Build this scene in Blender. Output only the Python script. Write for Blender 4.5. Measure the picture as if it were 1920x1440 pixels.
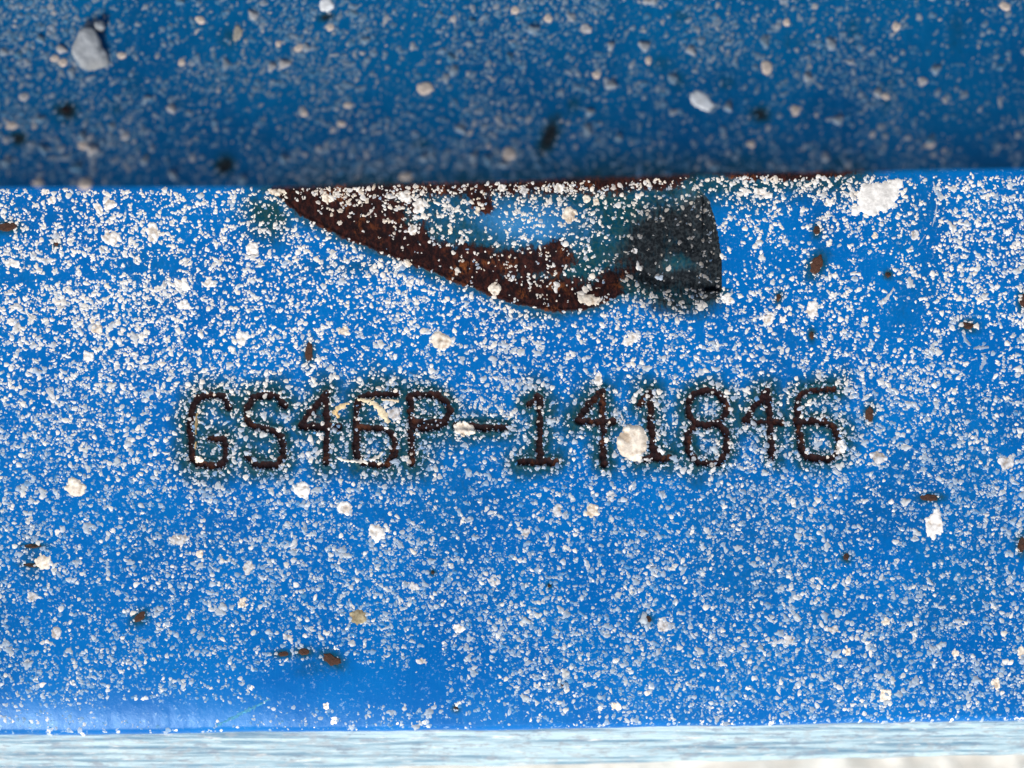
import bpy, math, random
import numpy as np
from mathutils import Matrix, Vector

# ------------------------------------------------------------------ scene, camera, light
sc = bpy.context.scene
for o in list(bpy.data.objects):
    bpy.data.objects.remove(o)
MM = 0.001
U = 0.04 * MM            # one photo pixel on the stamped face, in metres
D = 0.160                # camera height above the stamped face

cam_d = bpy.data.cameras.new('camera')
cam = bpy.data.objects.new('camera', cam_d)
sc.collection.objects.link(cam)
cam.location = (0, 0, D)
cam.rotation_euler = (0, 0, 0)
cam_d.sensor_width = 36
cam_d.lens = 36 * D / (1920 * U)
cam_d.clip_start = 0.01
cam_d.clip_end = 50
cam_d.dof.use_dof = True
cam_d.dof.focus_distance = D
cam_d.dof.aperture_fstop = 9.5
sc.camera = cam

SUN_EL, SUN_AZ = math.radians(37), math.atan2(-0.42, -0.91)   # azimuth measured from +Y towards +X
w = bpy.data.worlds.new('World'); sc.world = w; w.use_nodes = True
nt = w.node_tree
sky = nt.nodes.new('ShaderNodeTexSky'); sky.sky_type = 'NISHITA'; sky.sun_disc = False
sky.sun_elevation = SUN_EL; sky.sun_rotation = SUN_AZ
sky.air_density = 1.0; sky.dust_density = 3.0; sky.ozone_density = 1.0
bg = nt.nodes['Background']; bg.inputs[1].default_value = 0.055
nt.links.new(sky.outputs[0], bg.inputs[0])
sd_ = bpy.data.lights.new('sun', 'SUN'); sd_.energy = 3.2; sd_.angle = math.radians(20); sd_.color = (1, 0.95, 0.88)
sun = bpy.data.objects.new('sun', sd_); sc.collection.objects.link(sun)
to_sun = Vector((math.sin(SUN_AZ) * math.cos(SUN_EL), math.cos(SUN_AZ) * math.cos(SUN_EL), math.sin(SUN_EL)))
sun.rotation_euler = to_sun.to_track_quat('Z', 'Y').to_euler()
sun.location = to_sun * 0.5
vs = sc.view_settings
vs.view_transform = 'Standard'; vs.look = 'None'; vs.exposure = 0.6; vs.gamma = 1; vs.use_curve_mapping = False

rng = np.random.default_rng(7)
random.seed(7)

# ------------------------------------------------------------------ numpy helpers
def vnoise(x, y, seed):
    r = np.random.default_rng(seed); T = r.random((256, 256))
    xi = np.floor(x).astype(np.int64); yi = np.floor(y).astype(np.int64)
    fx = x - xi; fy = y - yi
    fx = fx * fx * (3 - 2 * fx); fy = fy * fy * (3 - 2 * fy)
    a = T[xi & 255, yi & 255]; b = T[(xi + 1) & 255, yi & 255]
    c = T[xi & 255, (yi + 1) & 255]; d = T[(xi + 1) & 255, (yi + 1) & 255]
    return (a * (1 - fx) + b * fx) * (1 - fy) + (c * (1 - fx) + d * fx) * fy
def fbm(x, y, size, octv=4, seed=1):
    s = np.zeros_like(x, dtype=float); amp = 1; tot = 0
    for k in range(octv):
        c, q = math.cos(.55 + .9 * k), math.sin(.55 + .9 * k)      # turn every octave so that the lattice never lines up
        s += amp * vnoise((x * c - y * q) / size * 2 ** k + 17.3 * k, (x * q + y * c) / size * 2 ** k + 9.1 * k, seed + k); tot += amp; amp *= 0.5
    return s / tot
def sst(a, b, x):
    t = np.clip((x - a) / (b - a), 0, 1); return t * t * (3 - 2 * t)
def dseg(px, py, pts):
    """distance to a polyline"""
    d = np.full(px.shape, 1e9)
    for (x0, y0), (x1, y1) in zip(pts[:-1], pts[1:]):
        vx, vy = x1 - x0, y1 - y0
        t = np.clip(((px - x0) * vx + (py - y0) * vy) / (vx * vx + vy * vy + 1e-9), 0, 1)
        d = np.minimum(d, np.hypot(px - x0 - t * vx, py - y0 - t * vy))
    return d
def inside(px, py, pts):
    r = np.zeros(px.shape, bool); n = len(pts); j = n - 1
    for i in range(n):
        xi, yi = pts[i]; xj, yj = pts[j]
        c = ((yi > py) != (yj > py)) & (px < (xj - xi) * (py - yi) / (yj - yi + 1e-12) + xi)
        r ^= c; j = i
    return r
def gauss(px, py, x, y, rx, ry, a=0):
    c, s = math.cos(a), math.sin(a); dx, dy = px - x, py - y
    u = (dx * c + dy * s) / rx; v = (-dx * s + dy * c) / ry
    return np.exp(-(u * u + v * v))

# ------------------------------------------------------------------ object helpers
def link(o, parent=None):
    sc.collection.objects.link(o)
    if parent is not None: o.parent = parent
    return o
def mesh_np(name, verts, faces, mat, parent=None, attrs=None, smooth=True):
    """faces: (n,3) or (n,4) int array"""
    me = bpy.data.meshes.new(name)
    verts = np.ascontiguousarray(verts, dtype=np.float32); faces = np.ascontiguousarray(faces, dtype=np.int32)
    k = faces.shape[1]; n = len(faces)
    me.vertices.add(len(verts)); me.vertices.foreach_set('co', verts.ravel())
    me.loops.add(n * k); me.loops.foreach_set('vertex_index', faces.ravel())
    me.polygons.add(n); me.polygons.foreach_set('loop_start', np.arange(0, n * k, k, dtype=np.int32))
    me.update(calc_edges=True)
    if smooth: me.polygons.foreach_set('use_smooth', np.ones(n, bool))
    for an, av in (attrs or {}).items():
        a = me.attributes.new(an, 'FLOAT_COLOR', 'POINT')
        a.data.foreach_set('color', np.ascontiguousarray(av, dtype=np.float32).ravel())
    me.materials.append(mat)
    if parent is False: return me
    return link(bpy.data.objects.new(name, me), parent)
def submesh(name, verts, faces, keep, mat, parent, attr):
    f = faces[keep]; idx, inv = np.unique(f.ravel(), return_inverse=True)
    return mesh_np(name, verts[idx], inv.reshape(f.shape), mat, parent, {'stain': attr[idx]})

# ------------------------------------------------------------------ material helpers
def new_mat(name):
    m = bpy.data.materials.new(name); m.use_nodes = True
    return m, m.node_tree, m.node_tree.nodes['Principled BSDF']
class N:
    def __init__(s, t): s.t = t
    def n(s, kind, **kw):
        nd = s.t.nodes.new(kind)
        for k, v in kw.items(): setattr(nd, k, v)
        return nd
    def put(s, sock, v):
        if isinstance(v, bpy.types.NodeSocket): s.t.links.new(v, sock)
        elif hasattr(v, '__len__') and len(v) == 3 and sock.type == 'RGBA': sock.default_value = (*v, 1)
        else: sock.default_value = v
    def noise(s, vec, scale, detail=4, rough=0.55):
        nd = s.n('ShaderNodeTexNoise'); s.put(nd.inputs['Vector'], vec)
        nd.inputs['Scale'].default_value = scale; nd.inputs['Detail'].default_value = detail
        nd.inputs['Roughness'].default_value = rough
        return nd.outputs['Fac']
    def math(s, op, a, b=0.0, clamp=False):
        nd = s.n('ShaderNodeMath', operation=op, use_clamp=clamp); s.put(nd.inputs[0], a); s.put(nd.inputs[1], b)
        return nd.outputs[0]
    def mix(s, f, a, b):
        nd = s.n('ShaderNodeMix', data_type='RGBA'); s.put(nd.inputs[0], f); s.put(nd.inputs[6], a); s.put(nd.inputs[7], b)
        return nd.outputs[2]
    def ramp(s, v, lo, hi):
        nd = s.n('ShaderNodeMapRange', interpolation_type='SMOOTHSTEP'); s.put(nd.inputs[0], v)
        nd.inputs[1].default_value = lo; nd.inputs[2].default_value = hi
        return nd.outputs[0]
    def vec(s, scale=(1, 1, 1), rot=(0, 0, 0)):
        tc = s.n('ShaderNodeTexCoord'); mp = s.n('ShaderNodeMapping')
        mp.inputs['Scale'].default_value = scale; mp.inputs['Rotation'].default_value = rot
        s.t.links.new(tc.outputs['Object'], mp.inputs[0]); return mp.outputs[0]
    def bump(s, h, strength, dist):
        nd = s.n('ShaderNodeBump'); nd.inputs['Strength'].default_value = strength
        nd.inputs['Distance'].default_value = dist; s.put(nd.inputs['Height'], h); return nd.outputs[0]

BLUE = (0.002, 0.125, 0.56)
def paint_material(name, blue, blue2, dust, dust_amt):
    """blue enamel; the 'stain' attribute carries rust (R), sooty dark with painted shade (G), verdigris halo (B), chalk (A)"""
    m, t, p = new_mat(name); k = N(t)
    v = k.vec(); at = k.n('ShaderNodeAttribute', attribute_name='stain')
    sp = k.n('ShaderNodeSeparateColor'); t.links.new(at.outputs['Color'], sp.inputs[0])
    rust, soot_shade, teal, chalk = sp.outputs[0], sp.outputs[1], sp.outputs[2], at.outputs['Alpha']
    n_big = k.noise(v, 120, 3); n_mid = k.noise(v, 900, 4); n_fine = k.noise(v, 4200, 3, 0.6); n_rust = k.noise(k.vec((1.25, .75, 1)), 2300, 6, 0.7)
    col = k.mix(k.ramp(n_big, 0.3, 0.7), blue, blue2)
    streak = k.noise(k.vec((5200, 500, 500)), 1.0, 3)
    col = k.mix(k.math('MULTIPLY', k.ramp(streak, 0.5, 0.8), 0.16), col, (0.02, 0.26, 0.58))
    dustf = k.math('MULTIPLY', k.ramp(n_fine, 0.56, 0.70), k.math('MULTIPLY', k.ramp(n_mid, 0.38, 0.62), dust_amt))
    col = k.mix(dustf, col, dust)
    col = k.mix(chalk, col, (0.16, 0.46, 0.58))
    tn = k.math('ADD', teal, k.math('MULTIPLY', k.math('SUBTRACT', n_rust, 0.5), 0.7))
    tf = k.math('MULTIPLY', k.ramp(tn, 0.05, 0.9), k.ramp(teal, 0.02, 0.2))
    col = k.mix(tf, col, k.mix(k.ramp(n_fine, 0.4, 0.6), (0.002, 0.048, 0.080), (0.016, 0.060, 0.072)))
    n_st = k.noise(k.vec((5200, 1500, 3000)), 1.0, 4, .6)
    sn = k.math('ADD', soot_shade, k.math('MULTIPLY', k.math('SUBTRACT', n_st, 0.5), 1.3))
    sf = k.math('MULTIPLY', k.ramp(sn, 0.1, 1.0), k.ramp(soot_shade, 0.02, 0.2))
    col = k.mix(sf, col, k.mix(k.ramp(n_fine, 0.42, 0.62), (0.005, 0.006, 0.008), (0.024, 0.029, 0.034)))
    rn = k.math('ADD', rust, k.math('MULTIPLY', k.math('SUBTRACT', n_rust, 0.5), 1.1))
    rf = k.math('MULTIPLY', k.ramp(rn, 0.33, 0.68), k.ramp(rust, 0.02, 0.2))
    rcol = k.mix(k.ramp(n_rust, 0.42, 0.66), (0.010, 0.0024, 0.0026), (0.052, 0.012, 0.007))
    rcol = k.mix(k.math('MULTIPLY', k.ramp(k.noise(v, 420, 4), 0.50, 0.70), k.ramp(n_rust, .44, .6)), rcol, (0.21, 0.062, 0.012))
    rcol = k.mix(k.math('MULTIPLY', k.ramp(soot_shade, .25, .6), .62), rcol, (0.0095, 0.0028, 0.0030))
    col = k.mix(rf, col, rcol)
    t.links.new(col, p.inputs['Base Color'])
    rough = k.math('ADD', 0.28, k.math('MULTIPLY', k.math('MAXIMUM', rf, sf), 0.5))
    t.links.new(rough, p.inputs['Roughness'])
    p.inputs['Specular IOR Level'].default_value = 0.22; p.inputs['Specular Tint'].default_value = (.55, .8, 1, 1)
    hgt = k.math('ADD', k.math('MULTIPLY', n_mid, 0.5), k.math('MULTIPLY', n_rust, k.math('ADD', 0.12, k.math('MULTIPLY', rf, 1.5))))
    t.links.new(k.bump(hgt, 0.5, 0.00012), p.inputs['Normal'])
    return m
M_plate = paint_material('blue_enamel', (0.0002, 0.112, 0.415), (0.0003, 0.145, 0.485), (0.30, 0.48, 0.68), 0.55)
M_upper = paint_material('shaded_blue_enamel', (0.0005, 0.080, 0.235), (0.0008, 0.108, 0.285), (0.12, 0.21, 0.29), 0.8)  # same enamel in darker tones: the upper plate's shade is painted in

def speck_material():
    m, t, p = new_mat('dried_splatter'); k = N(t); v = k.vec()
    at = k.n('ShaderNodeAttribute', attribute_name='tone')
    n = k.noise(v, 5200, 3); hs = k.n('ShaderNodeHueSaturation')
    t.links.new(at.outputs['Color'], hs.inputs['Color'])
    n2 = k.ramp(k.noise(v, 2700, 4, .65), .40, .66)
    t.links.new(k.math('ADD', 0.74, k.math('ADD', k.math('MULTIPLY', n, 0.26), k.math('MULTIPLY', n2, .24))), hs.inputs['Value'])
    t.links.new(hs.outputs[0], p.inputs['Base Color']); p.inputs['Roughness'].default_value = 0.75
    p.inputs['Specular IOR Level'].default_value = 0.25
    t.links.new(k.bump(k.noise(v, 3800, 4), 0.4, 0.00007), p.inputs['Normal'])
    return m
M_speck = speck_material()

def flange_material():
    m, t, p = new_mat('scuffed_pale_paint'); k = N(t)
    a = k.noise(k.vec((90, 2600, 2600)), 1.0, 5, 0.6); b = k.noise(k.vec((600, 4000, 4000)), 1.0, 4)
    c = k.noise(k.vec((500, 1700, 1700)), 1.0, 5, .65)
    col = k.mix(k.ramp(a, 0.36, 0.58), (0.10, 0.22, 0.33), (0.40, 0.56, 0.64))
    col = k.mix(k.ramp(b, 0.56, 0.75), col, (0.62, 0.68, 0.70))
    col = k.mix(k.math('MULTIPLY', k.ramp(c, 0.54, 0.66), 0.75), col, (0.17, 0.23, 0.31))
    t.links.new(col, p.inputs['Base Color']); p.inputs['Roughness'].default_value = 0.6
    gr_ = k.noise(k.vec((900, 2200, 2200)), 1.0, 5, .7)
    col = k.mix(k.math('MULTIPLY', k.ramp(gr_, .50, .62), .55), col, (.30, .34, .38)); t.links.new(col, p.inputs['Base Color'])
    t.links.new(k.bump(k.math('ADD', a, k.math('MULTIPLY', b, .5)), 0.6, 0.0003), p.inputs['Normal'])
    return m
M_flange = flange_material()

def ground_material():
    m, t, p = new_mat('pale_sandy_concrete'); k = N(t); v = k.vec()
    a = k.noise(v, 260, 5, 0.6); b = k.noise(v, 40, 4)
    col = k.mix(k.ramp(a, 0.35, 0.65), (0.52, 0.49, 0.45), (0.78, 0.76, 0.72))
    col = k.mix(k.math('MULTIPLY', k.ramp(b, 0.4, 0.65), 0.4), col, (0.72, 0.68, 0.62))
    t.links.new(col, p.inputs['Base Color']); p.inputs['Roughness'].default_value = 0.9
    t.links.new(k.bump(a, 0.8, 0.002), p.inputs['Normal'])
    return m
M_ground = ground_material()

def cement_material():
    m, t, p = new_mat('grey_cement'); k = N(t); v = k.vec()
    a = k.noise(v, 1800, 5, 0.6); b = k.noise(v, 420, 3)
    col = k.mix(k.ramp(a, 0.3, 0.7), (0.21, 0.235, 0.265), (0.33, 0.36, 0.40))
    col = k.mix(k.math('MULTIPLY', k.ramp(b, 0.45, 0.7), 0.5), col, (0.24, 0.25, 0.24))
    t.links.new(col, p.inputs['Base Color']); p.inputs['Roughness'].default_value = 0.85
    t.links.new(k.bump(a, 0.6, 0.0003), p.inputs['Normal'])
    return m
M_cement = cement_material()

# ------------------------------------------------------------------ layout of the stamped face (photo pixels)
def crease(x): return np.interp(x, [-900, 0, 500, 1000, 1400, 1920, 2800], [358, 352, 351, 338, 326, 317, 305])
def bottom(x): return np.interp(x, [-900, 0, 1000, 1920, 2800], [1400, 1386, 1372, 1356, 1345]) + (fbm(np.asarray(x, float) + 2000, 0 * np.asarray(x, float), 90, 4, 77) - .5) * 7
def zoomed(ox, oy, s, strokes): return [[(ox + u / s, oy + v / s) for u, v in st] for st in strokes]
A, B = (300, 660, 2.8235), (940, 660, 2.6667)
CHARS = [
 ('G', zoomed(*A, [[(365,290),(340,238),(280,228),(215,238),(180,275),(170,330),(158,400),(165,480),(170,560),(200,592),(260,600),(310,605),(345,570),(350,520),(345,465),(300,460),(255,460)]])),
 ('S', zoomed(*A, [[(660,285),(620,232),(560,228),(505,235),(470,285),(455,330),(475,380),(520,405),(570,408),(620,425),(650,470),(655,520),(650,560),(620,595),(560,600),(510,598),(480,565),(455,555)]])),
 ('4', zoomed(*A, [[(880,225),(830,280),(775,350),(750,392),(850,395),(950,395)], [(882,225),(882,600)]])),
 ('6', zoomed(*A, [[(1250,222),(1150,225),(1085,228),(1050,265),(1040,320),(1040,400),(1040,480),(1042,550),(1080,590),(1150,602),(1200,595),(1240,540),(1250,480),(1225,430),(1180,402),(1110,400),(1050,402)]])),
 ('P', zoomed(*A, [[(1332,590),(1330,400),(1330,290),(1325,230),(1400,226),(1470,228),(1520,270),(1535,320),(1510,370),(1460,400),(1400,405),(1335,405)], [(1345,372),(1490,370)]])),
 ('-', zoomed(*A, [[(1570,392),(1640,395),(1835,402)]])),
 ('1', zoomed(*B, [[(140,265),(190,218),(195,330),(190,440),(192,550)], [(95,550),(290,550)]])),
 ('4', zoomed(*B, [[(500,195),(440,265),(375,345),(470,350),(570,352)], [(505,200),(512,560)]])),
 ('1', zoomed(*B, [[(690,265),(745,200),(750,400),(760,530)], [(680,532),(850,530)], [(755,480),(790,505),(770,525)]])),
 ('8', zoomed(*B, [[(1030,195),(1090,205),(1125,260),(1122,310),(1090,352),(1030,366),(970,360),(935,310),(935,255),(965,207),(1030,195)], [(970,366),(932,410),(930,470),(950,520),(985,550),(1040,556),(1090,550),(1125,500),(1130,430),(1110,385),(1085,360)]])),
 ('4', zoomed(*B, [[(1330,195),(1270,270),(1215,350),(1310,352),(1400,350)], [(1335,195),(1345,350),(1350,540)]])),
 ('6', zoomed(*B, [[(1665,185),(1590,185),(1530,195),(1490,225),(1480,280),(1485,350),(1490,420),(1500,490),(1530,530),(1600,535),(1655,530),(1690,490),(1690,440),(1670,380),(1620,350),(1560,345),(1495,350)]])),
]
RECESS = [(512,300),(515,352),(560,398),(640,440),(760,486),(870,530),(960,563),(1040,580),(1100,577),(1160,552),(1195,545),(1262,572),(1320,568),(1353,545),(1352,480),(1340,410),(1326,372),(1306,345),(1306,300)]
# rust chips on the lower face: x, y, rx, ry, angle, darkness
CHIPS = [(1531,497,11,19,.5,0),(1665,515,6,6,0,1),(1815,611,13,8,.1,.8),(580,663,8,17,.1,.3),(14,425,19,9,0,.4),(62,1024,18,4,0,1),
         (60,1060,16,4,.05,1),(262,1158,9,13,.9,.3),(530,1226,12,5,0,.3),(570,1223,12,7,0,.2),(622,1236,17,10,.5,.3),(1745,933,17,7,0,.4),
         (1587,1045,7,7,0,.7),(1055,1284,6,5,0,1),(812,1073,4,4,0,1),(1030,1098,4,4,0,1),(1212,1162,9,8,0,.6),(1916,1020,9,15,0,.5),
         (1522,628,5,9,0,.6),(1532,433,7,9,0,.6),(105,455,6,8,0,.8),(1917,565,6,14,0,.4),(1630,775,8,16,.2,.2),(1460,558,5,9,.3,.6),(855,1330,5,5,0,.8)]

def stains_and_shade(px, py):
    """height (metres) and rust / sooty dark with painted shade / teal / chalk for points given in photo pixels"""
    nz = fbm(px, py, 60, 4, 11); nf = fbm(px, py, 16, 3, 31); nw = fbm(px, py, 26, 4, 51)
    h = (fbm(px, py, 260, 3, 71) - .5) * 0.10 * MM
    rust = np.zeros_like(px); soot_shade = np.zeros_like(px); teal = np.zeros_like(px); chalk = np.zeros_like(px)
    cr = crease(px); below = py - cr
    # staining along the joint with the upper plate
    a = sst(480, 560, px) * (1 - sst(1250, 1330, px)); b = gauss(px, py, 1480, 325, 120, 40)
    rust = np.maximum(rust, np.clip(a * (1.15 - below / (26 + 34 * nz)) , 0, 1)); rust = np.maximum(rust, np.clip(b * (1.6 - below / 14), 0, 1))
    teal = np.maximum(teal, np.clip((sst(380, 560, px) * (1 - sst(1560, 1720, px))) * (1.0 - below / (60 + 60 * nz)), 0, .75))
    # recess
    ins = inside(px, py, RECESS); d = dseg(px, py, RECESS[1:-1]); sd = np.where(ins, d, -d)
    depth = (0.12 + 0.34 * sst(900, 1240, px)) * MM
    edge = np.where((px > 1318) & (py < 545), sst(0, 10, sd), sst(0, 46, sd))
    mound = gauss(px, py, 960, 420, 160, 46, .1) * 0.7 + gauss(px, py, 1275, 482, 44, 26) * 0.55
    h -= np.where(ins, edge * depth * (1 - mound) * (0.85 + .3 * nf), 0)
    h += np.where(~ins, np.exp(-d / 9) * 0.05 * MM, 0) * (py > crease(px) + 10)
    low = dseg(px, py, [(515,352),(560,398),(640,440),(760,486),(870,530),(960,563),(1040,580),(1100,577),(1150,555)])
    wid = np.interp(px, [500, 620, 760, 900, 1040, 1150], [92, 112, 90, 84, 72, 36])
    r1 = np.clip(1.25 - low / (wid * (.55 + .7 * nz)), 0, 1)
    r2 = np.clip(1.2 - dseg(px, py, [(870,478),(960,500),(1050,478)]) / (26 + 22 * nz), 0, 1)
    r3 = np.clip(1.15 - dseg(px, py, [(1090,572),(1150,520),(1205,490)]) / (18 + 22 * nz), 0, 1)
    r4 = np.clip(1.1 - dseg(px, py, [(880,350),(905,385)]) / (18 + 20 * nz), 0, 1)
    r5 = np.clip(1.25 * gauss(px, py, 650, 385, 130, 52, .25), 0, 1)
    rr = (np.maximum.reduce([r1, r2, r3, r4, r5]) * (.62 + .75 * nw) + .12 * (nw > .5)) * (1 - .7 * sst(1180, 1240, px)); rr = np.clip(rr, 0, 1)
    rust = np.maximum(rust, np.where(sd > 0, rr, rr * np.clip(1 + sd / (5 + 16 * nf), 0, 1)))
    teal = np.maximum(teal, np.where(ins, .56 + .5 * nz - .65 * gauss(px, py, 985, 415, 110, 40, .1), np.clip(.85 - d / (22 + 44 * nz), 0, 1) * np.where((px > 1300) & (py < 540), .12, 1)))
    so = np.clip(1.7 * gauss(px, py, 1248, 468, 92, 78, .15), 0, 1.15) + 1.3 * gauss(px, py, 1325, 420, 40, 60) + 1.0 * gauss(px, py, 1345, 490, 26, 60) + .7 * gauss(px, py, 1325, 545, 34, 26) - .75 * gauss(px, py, 1120, 400, 60, 60)  # sooty pocket, with the shade inside it painted in too
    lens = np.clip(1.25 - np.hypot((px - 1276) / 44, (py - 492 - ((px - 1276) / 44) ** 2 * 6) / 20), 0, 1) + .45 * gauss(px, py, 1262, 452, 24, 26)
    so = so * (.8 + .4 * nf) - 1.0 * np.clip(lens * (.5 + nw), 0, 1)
    soot_shade = np.maximum(soot_shade, np.where(sd > -1, np.clip(so, 0, 1), np.clip(so, 0, 1) * (py > 520) * .85 * (px < 1350))); soot_shade = np.maximum(soot_shade, .62 * gauss(px, py, 1262, 570, 95, 26) * (.5 + nz))  # last term: painted shade fading out below the recess
    rust *= 1 - .5 * soot_shade
    chalk = np.where(ins, .22 * gauss(px, py, 985, 420, 150, 50, .1) * (.5 + nw), 0) * sst(5, 40, sd)
    chalk = np.maximum(chalk, .5 * gauss(px, py, 1275, 488, 34, 16) * (.3 + nf))
    # paint chips
    for x, y, rx, ry, an, dk in CHIPS:
        g = gauss(px, py, x, y, rx * 2.0, ry * 2.0, an)
        teal = np.maximum(teal, g * .9)
    for x, y, rx, ry, am in [(590,1250,60,26,.35),(1540,420,30,90,.32),(60,1040,30,60,.5),(500,405,55,55,1.0),(700,500,160,24,.5),(1010,590,120,14,.6),(1310,740,60,20,.3),(1700,1180,160,60,.18),(1250,980,300,90,.14),(700,960,90,60,.2),(1180,545,60,22,.3)]:
        teal = np.maximum(teal, gauss(px, py, x, y, rx, ry) * am * (.6 + .8 * nz))
    return h, rust, soot_shade, teal, chalk

# ------------------------------------------------------------------ grid of the stamped face
def spans(*seg):
    out = []
    for a, b, st in seg: out.append(np.arange(a, b - 1e-6, st))
    out.append(np.array([seg[-1][1]])); return np.concatenate(out)
gx = spans((-900, -120, 26), (-120, 300, 2.6), (300, 1640, 1.9), (1640, 2040, 2.6), (2040, 2820, 26))
ry = spans((0, 60, 12), (60, 130, 4), (130, 700, 2.6), (700, 910, 1.9), (910, 1300, 3.0), (1300, 1386, 2.2))   # rows for the left-hand bottom line
PX, RY = np.meshgrid(gx, ry, indexing='ij')
PY = np.where(RY > 1000, 1000 + (RY - 1000) * (bottom(PX) - 1000) / 386.0, RY)
Hh, RU, SO, TE, CH = stains_and_shade(PX, PY)
# rolled lower edge of the sheet, 1.9 mm radius; the sheet then turns straight down
RR = 14.0
t = np.clip((PY - (bottom(PX) - RR)) / RR, 0, 0.995)
fade = 1 - sst(0, .4, t)
Hh = Hh * fade - (1 - np.sqrt(1 - t * t)) * RR * U - (np.clip(PY - (bottom(PX) - 190), 0, None) / 190) ** 3 * 190 * np.interp(PX, [0, 350, 750, 1920], [.165, .155, .10, .085]) * U
# stamped dots
charid = np.full(PX.shape, -1); cdist = np.full(PX.shape, 1e3)
alldots = []
for ci, (_, strokes) in enumerate(CHARS):
    dots = []
    for st in strokes:
        pts = np.array(st); seg = np.hypot(*np.diff(pts, axis=0).T); cum = np.concatenate([[0], np.cumsum(seg)])
        for s in np.arange(0, cum[-1] + 1, 7.5):
            x = np.interp(s, cum, pts[:, 0]) + rng.normal(0, .9); y = np.interp(s, cum, pts[:, 1]) + rng.normal(0, .9)
            dots.append((x, y, rng.uniform(4.2, 6.6) * (.6 if rng.random() < .07 else 1)))
    alldots.append(dots)
    dx = np.array(dots)
    ii = np.where((gx > dx[:, 0].min() - 70) & (gx < dx[:, 0].max() + 70))[0]
    jj = np.where((ry > dx[:, 1].min() - 70) & (ry < dx[:, 1].max() + 70))[0]
    sl = (slice(ii[0], ii[-1] + 1), slice(jj[0], jj[-1] + 1))
    x_, y_ = PX[sl], PY[sl]; dm = np.full(x_.shape, 1e3); dip = np.zeros(x_.shape)
    for x, y, r in dots:
        q = np.hypot(x_ - x, y_ - y); dm = np.minimum(dm, q - r)
        dip = np.maximum(dip, np.clip(1 - (q / (r + 3)) ** 2, 0, 1) * r / 5.6)
    Hh[sl] -= dip * 0.12 * MM
    Hh[sl] += np.exp(-((dm - 4) / 3.0) ** 2) * 0.05 * MM
    faint = 0.45 if ci == 11 else 1.0
    m = (dm < 0.6) & (dm < cdist[sl]); charid[sl][m] = ci
    cdist[sl] = np.minimum(cdist[sl], dm)
nz = fbm(PX, PY, 40, 3, 91); nb = fbm(PX, PY, 120, 3, 95)
RU = np.maximum(RU, np.clip(1.0 - (cdist + 1.5) / 5.0, 0, 1))
RU = np.maximum(RU, np.clip(.75 - cdist / 9, 0, 1) * sst(.52, .7, fbm(PX, PY, 20, 3, 97)))
RU = np.maximum(RU, .55 * gauss(PX, PY, 588, 775, 26, 30) + .4 * gauss(PX, PY, 1230, 850, 18, 12))
TE = np.maximum(TE, .26 * sst(.5, .75, fbm(PX, PY, 210, 4, 99)))
TE = np.maximum(TE, np.clip(.95 - np.maximum(cdist, 0) / (6 + 52 * nz + 50 * nb), 0, 1))
WORN6 = gauss(PX, PY, 1535, 730, 46, 16)
RU = RU * (1 - .35 * WORN6)
SO = np.maximum(SO, (1 - WORN6) * np.clip(.62 - np.maximum(cdist, 0) / (9 + 14 * nz), 0, 1))
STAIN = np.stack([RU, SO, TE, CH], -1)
V = np.stack([(PX - 960) * U, (720 - PY) * U, Hh], -1)
# two extra rows: the skirt running down behind the lower flange
sk = V[:, -1:, :].copy(); sk[..., 2] -= 2.5 * MM; sk2 = sk.copy(); sk2[..., 2] -= 4 * MM
Vg = np.concatenate([V, sk, sk2], 1); Sg = np.concatenate([STAIN, STAIN[:, -1:], STAIN[:, -1:]], 1)
nx, ny = Vg.shape[:2]
idx = np.arange(nx * ny).reshape(nx, ny)
F = np.stack([idx[:-1, :-1], idx[:-1, 1:], idx[1:, 1:], idx[1:, :-1]], -1).reshape(-1, 4)
ins = inside(PX, PY, RECESS)
cg = np.full((nx, ny), -1); cg[:, :-2] = charid
ig = np.zeros((nx, ny), bool); ig[:, :-2] = ins
fc = cg[:-1, :-1].ravel(); fi = ig[:-1, :-1].ravel()
Vf, Sf = Vg.reshape(-1, 3), Sg.reshape(-1, 4)

root = link(bpy.data.objects.new('steel_frame', None)); root.location = (0, 0, -0.02); root.empty_display_size = 0.01
root['label'] = 'blue painted steel machine frame with stamped serial number, white splatter and rust'
root['category'] = 'steel frame'
INV = Matrix.Translation((0, 0, 0.02))
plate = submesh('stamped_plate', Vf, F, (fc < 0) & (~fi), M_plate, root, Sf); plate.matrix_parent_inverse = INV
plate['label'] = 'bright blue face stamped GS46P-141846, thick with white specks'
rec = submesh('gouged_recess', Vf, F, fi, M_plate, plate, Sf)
rec['label'] = 'rust edged gouge with black sooty, painted-shade pocket below the overhanging plate'
for ci, (ch, _) in enumerate(CHARS):
    o = submesh('stamped_character', Vf, F, fc == ci, M_plate, plate, Sf)
    o['label'] = 'pin-stamped rusty ' + ('hyphen' if ch == '-' else ('digit ' if ch.isdigit() else 'letter ') + ch)

def plate_z(x, y):
    """height of the stamped face at photo pixel (x, y) by bilinear lookup"""
    x = np.asarray(x, float); y = np.asarray(y, float)
    yy = np.where(y > 1000, 1000 + (y - 1000) * 386.0 / (bottom(x) - 1000), y)
    i = np.clip(np.searchsorted(gx, x) - 1, 0, len(gx) - 2); j = np.clip(np.searchsorted(ry, yy) - 1, 0, len(ry) - 2)
    fx = np.clip((x - gx[i]) / (gx[i + 1] - gx[i]), 0, 1); fy = np.clip((yy - ry[j]) / (ry[j + 1] - ry[j]), 0, 1)
    g = Hh
    return (g[i, j] * (1 - fx) + g[i + 1, j] * fx) * (1 - fy) + (g[i, j + 1] * (1 - fx) + g[i + 1, j + 1] * fx) * fy

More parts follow.
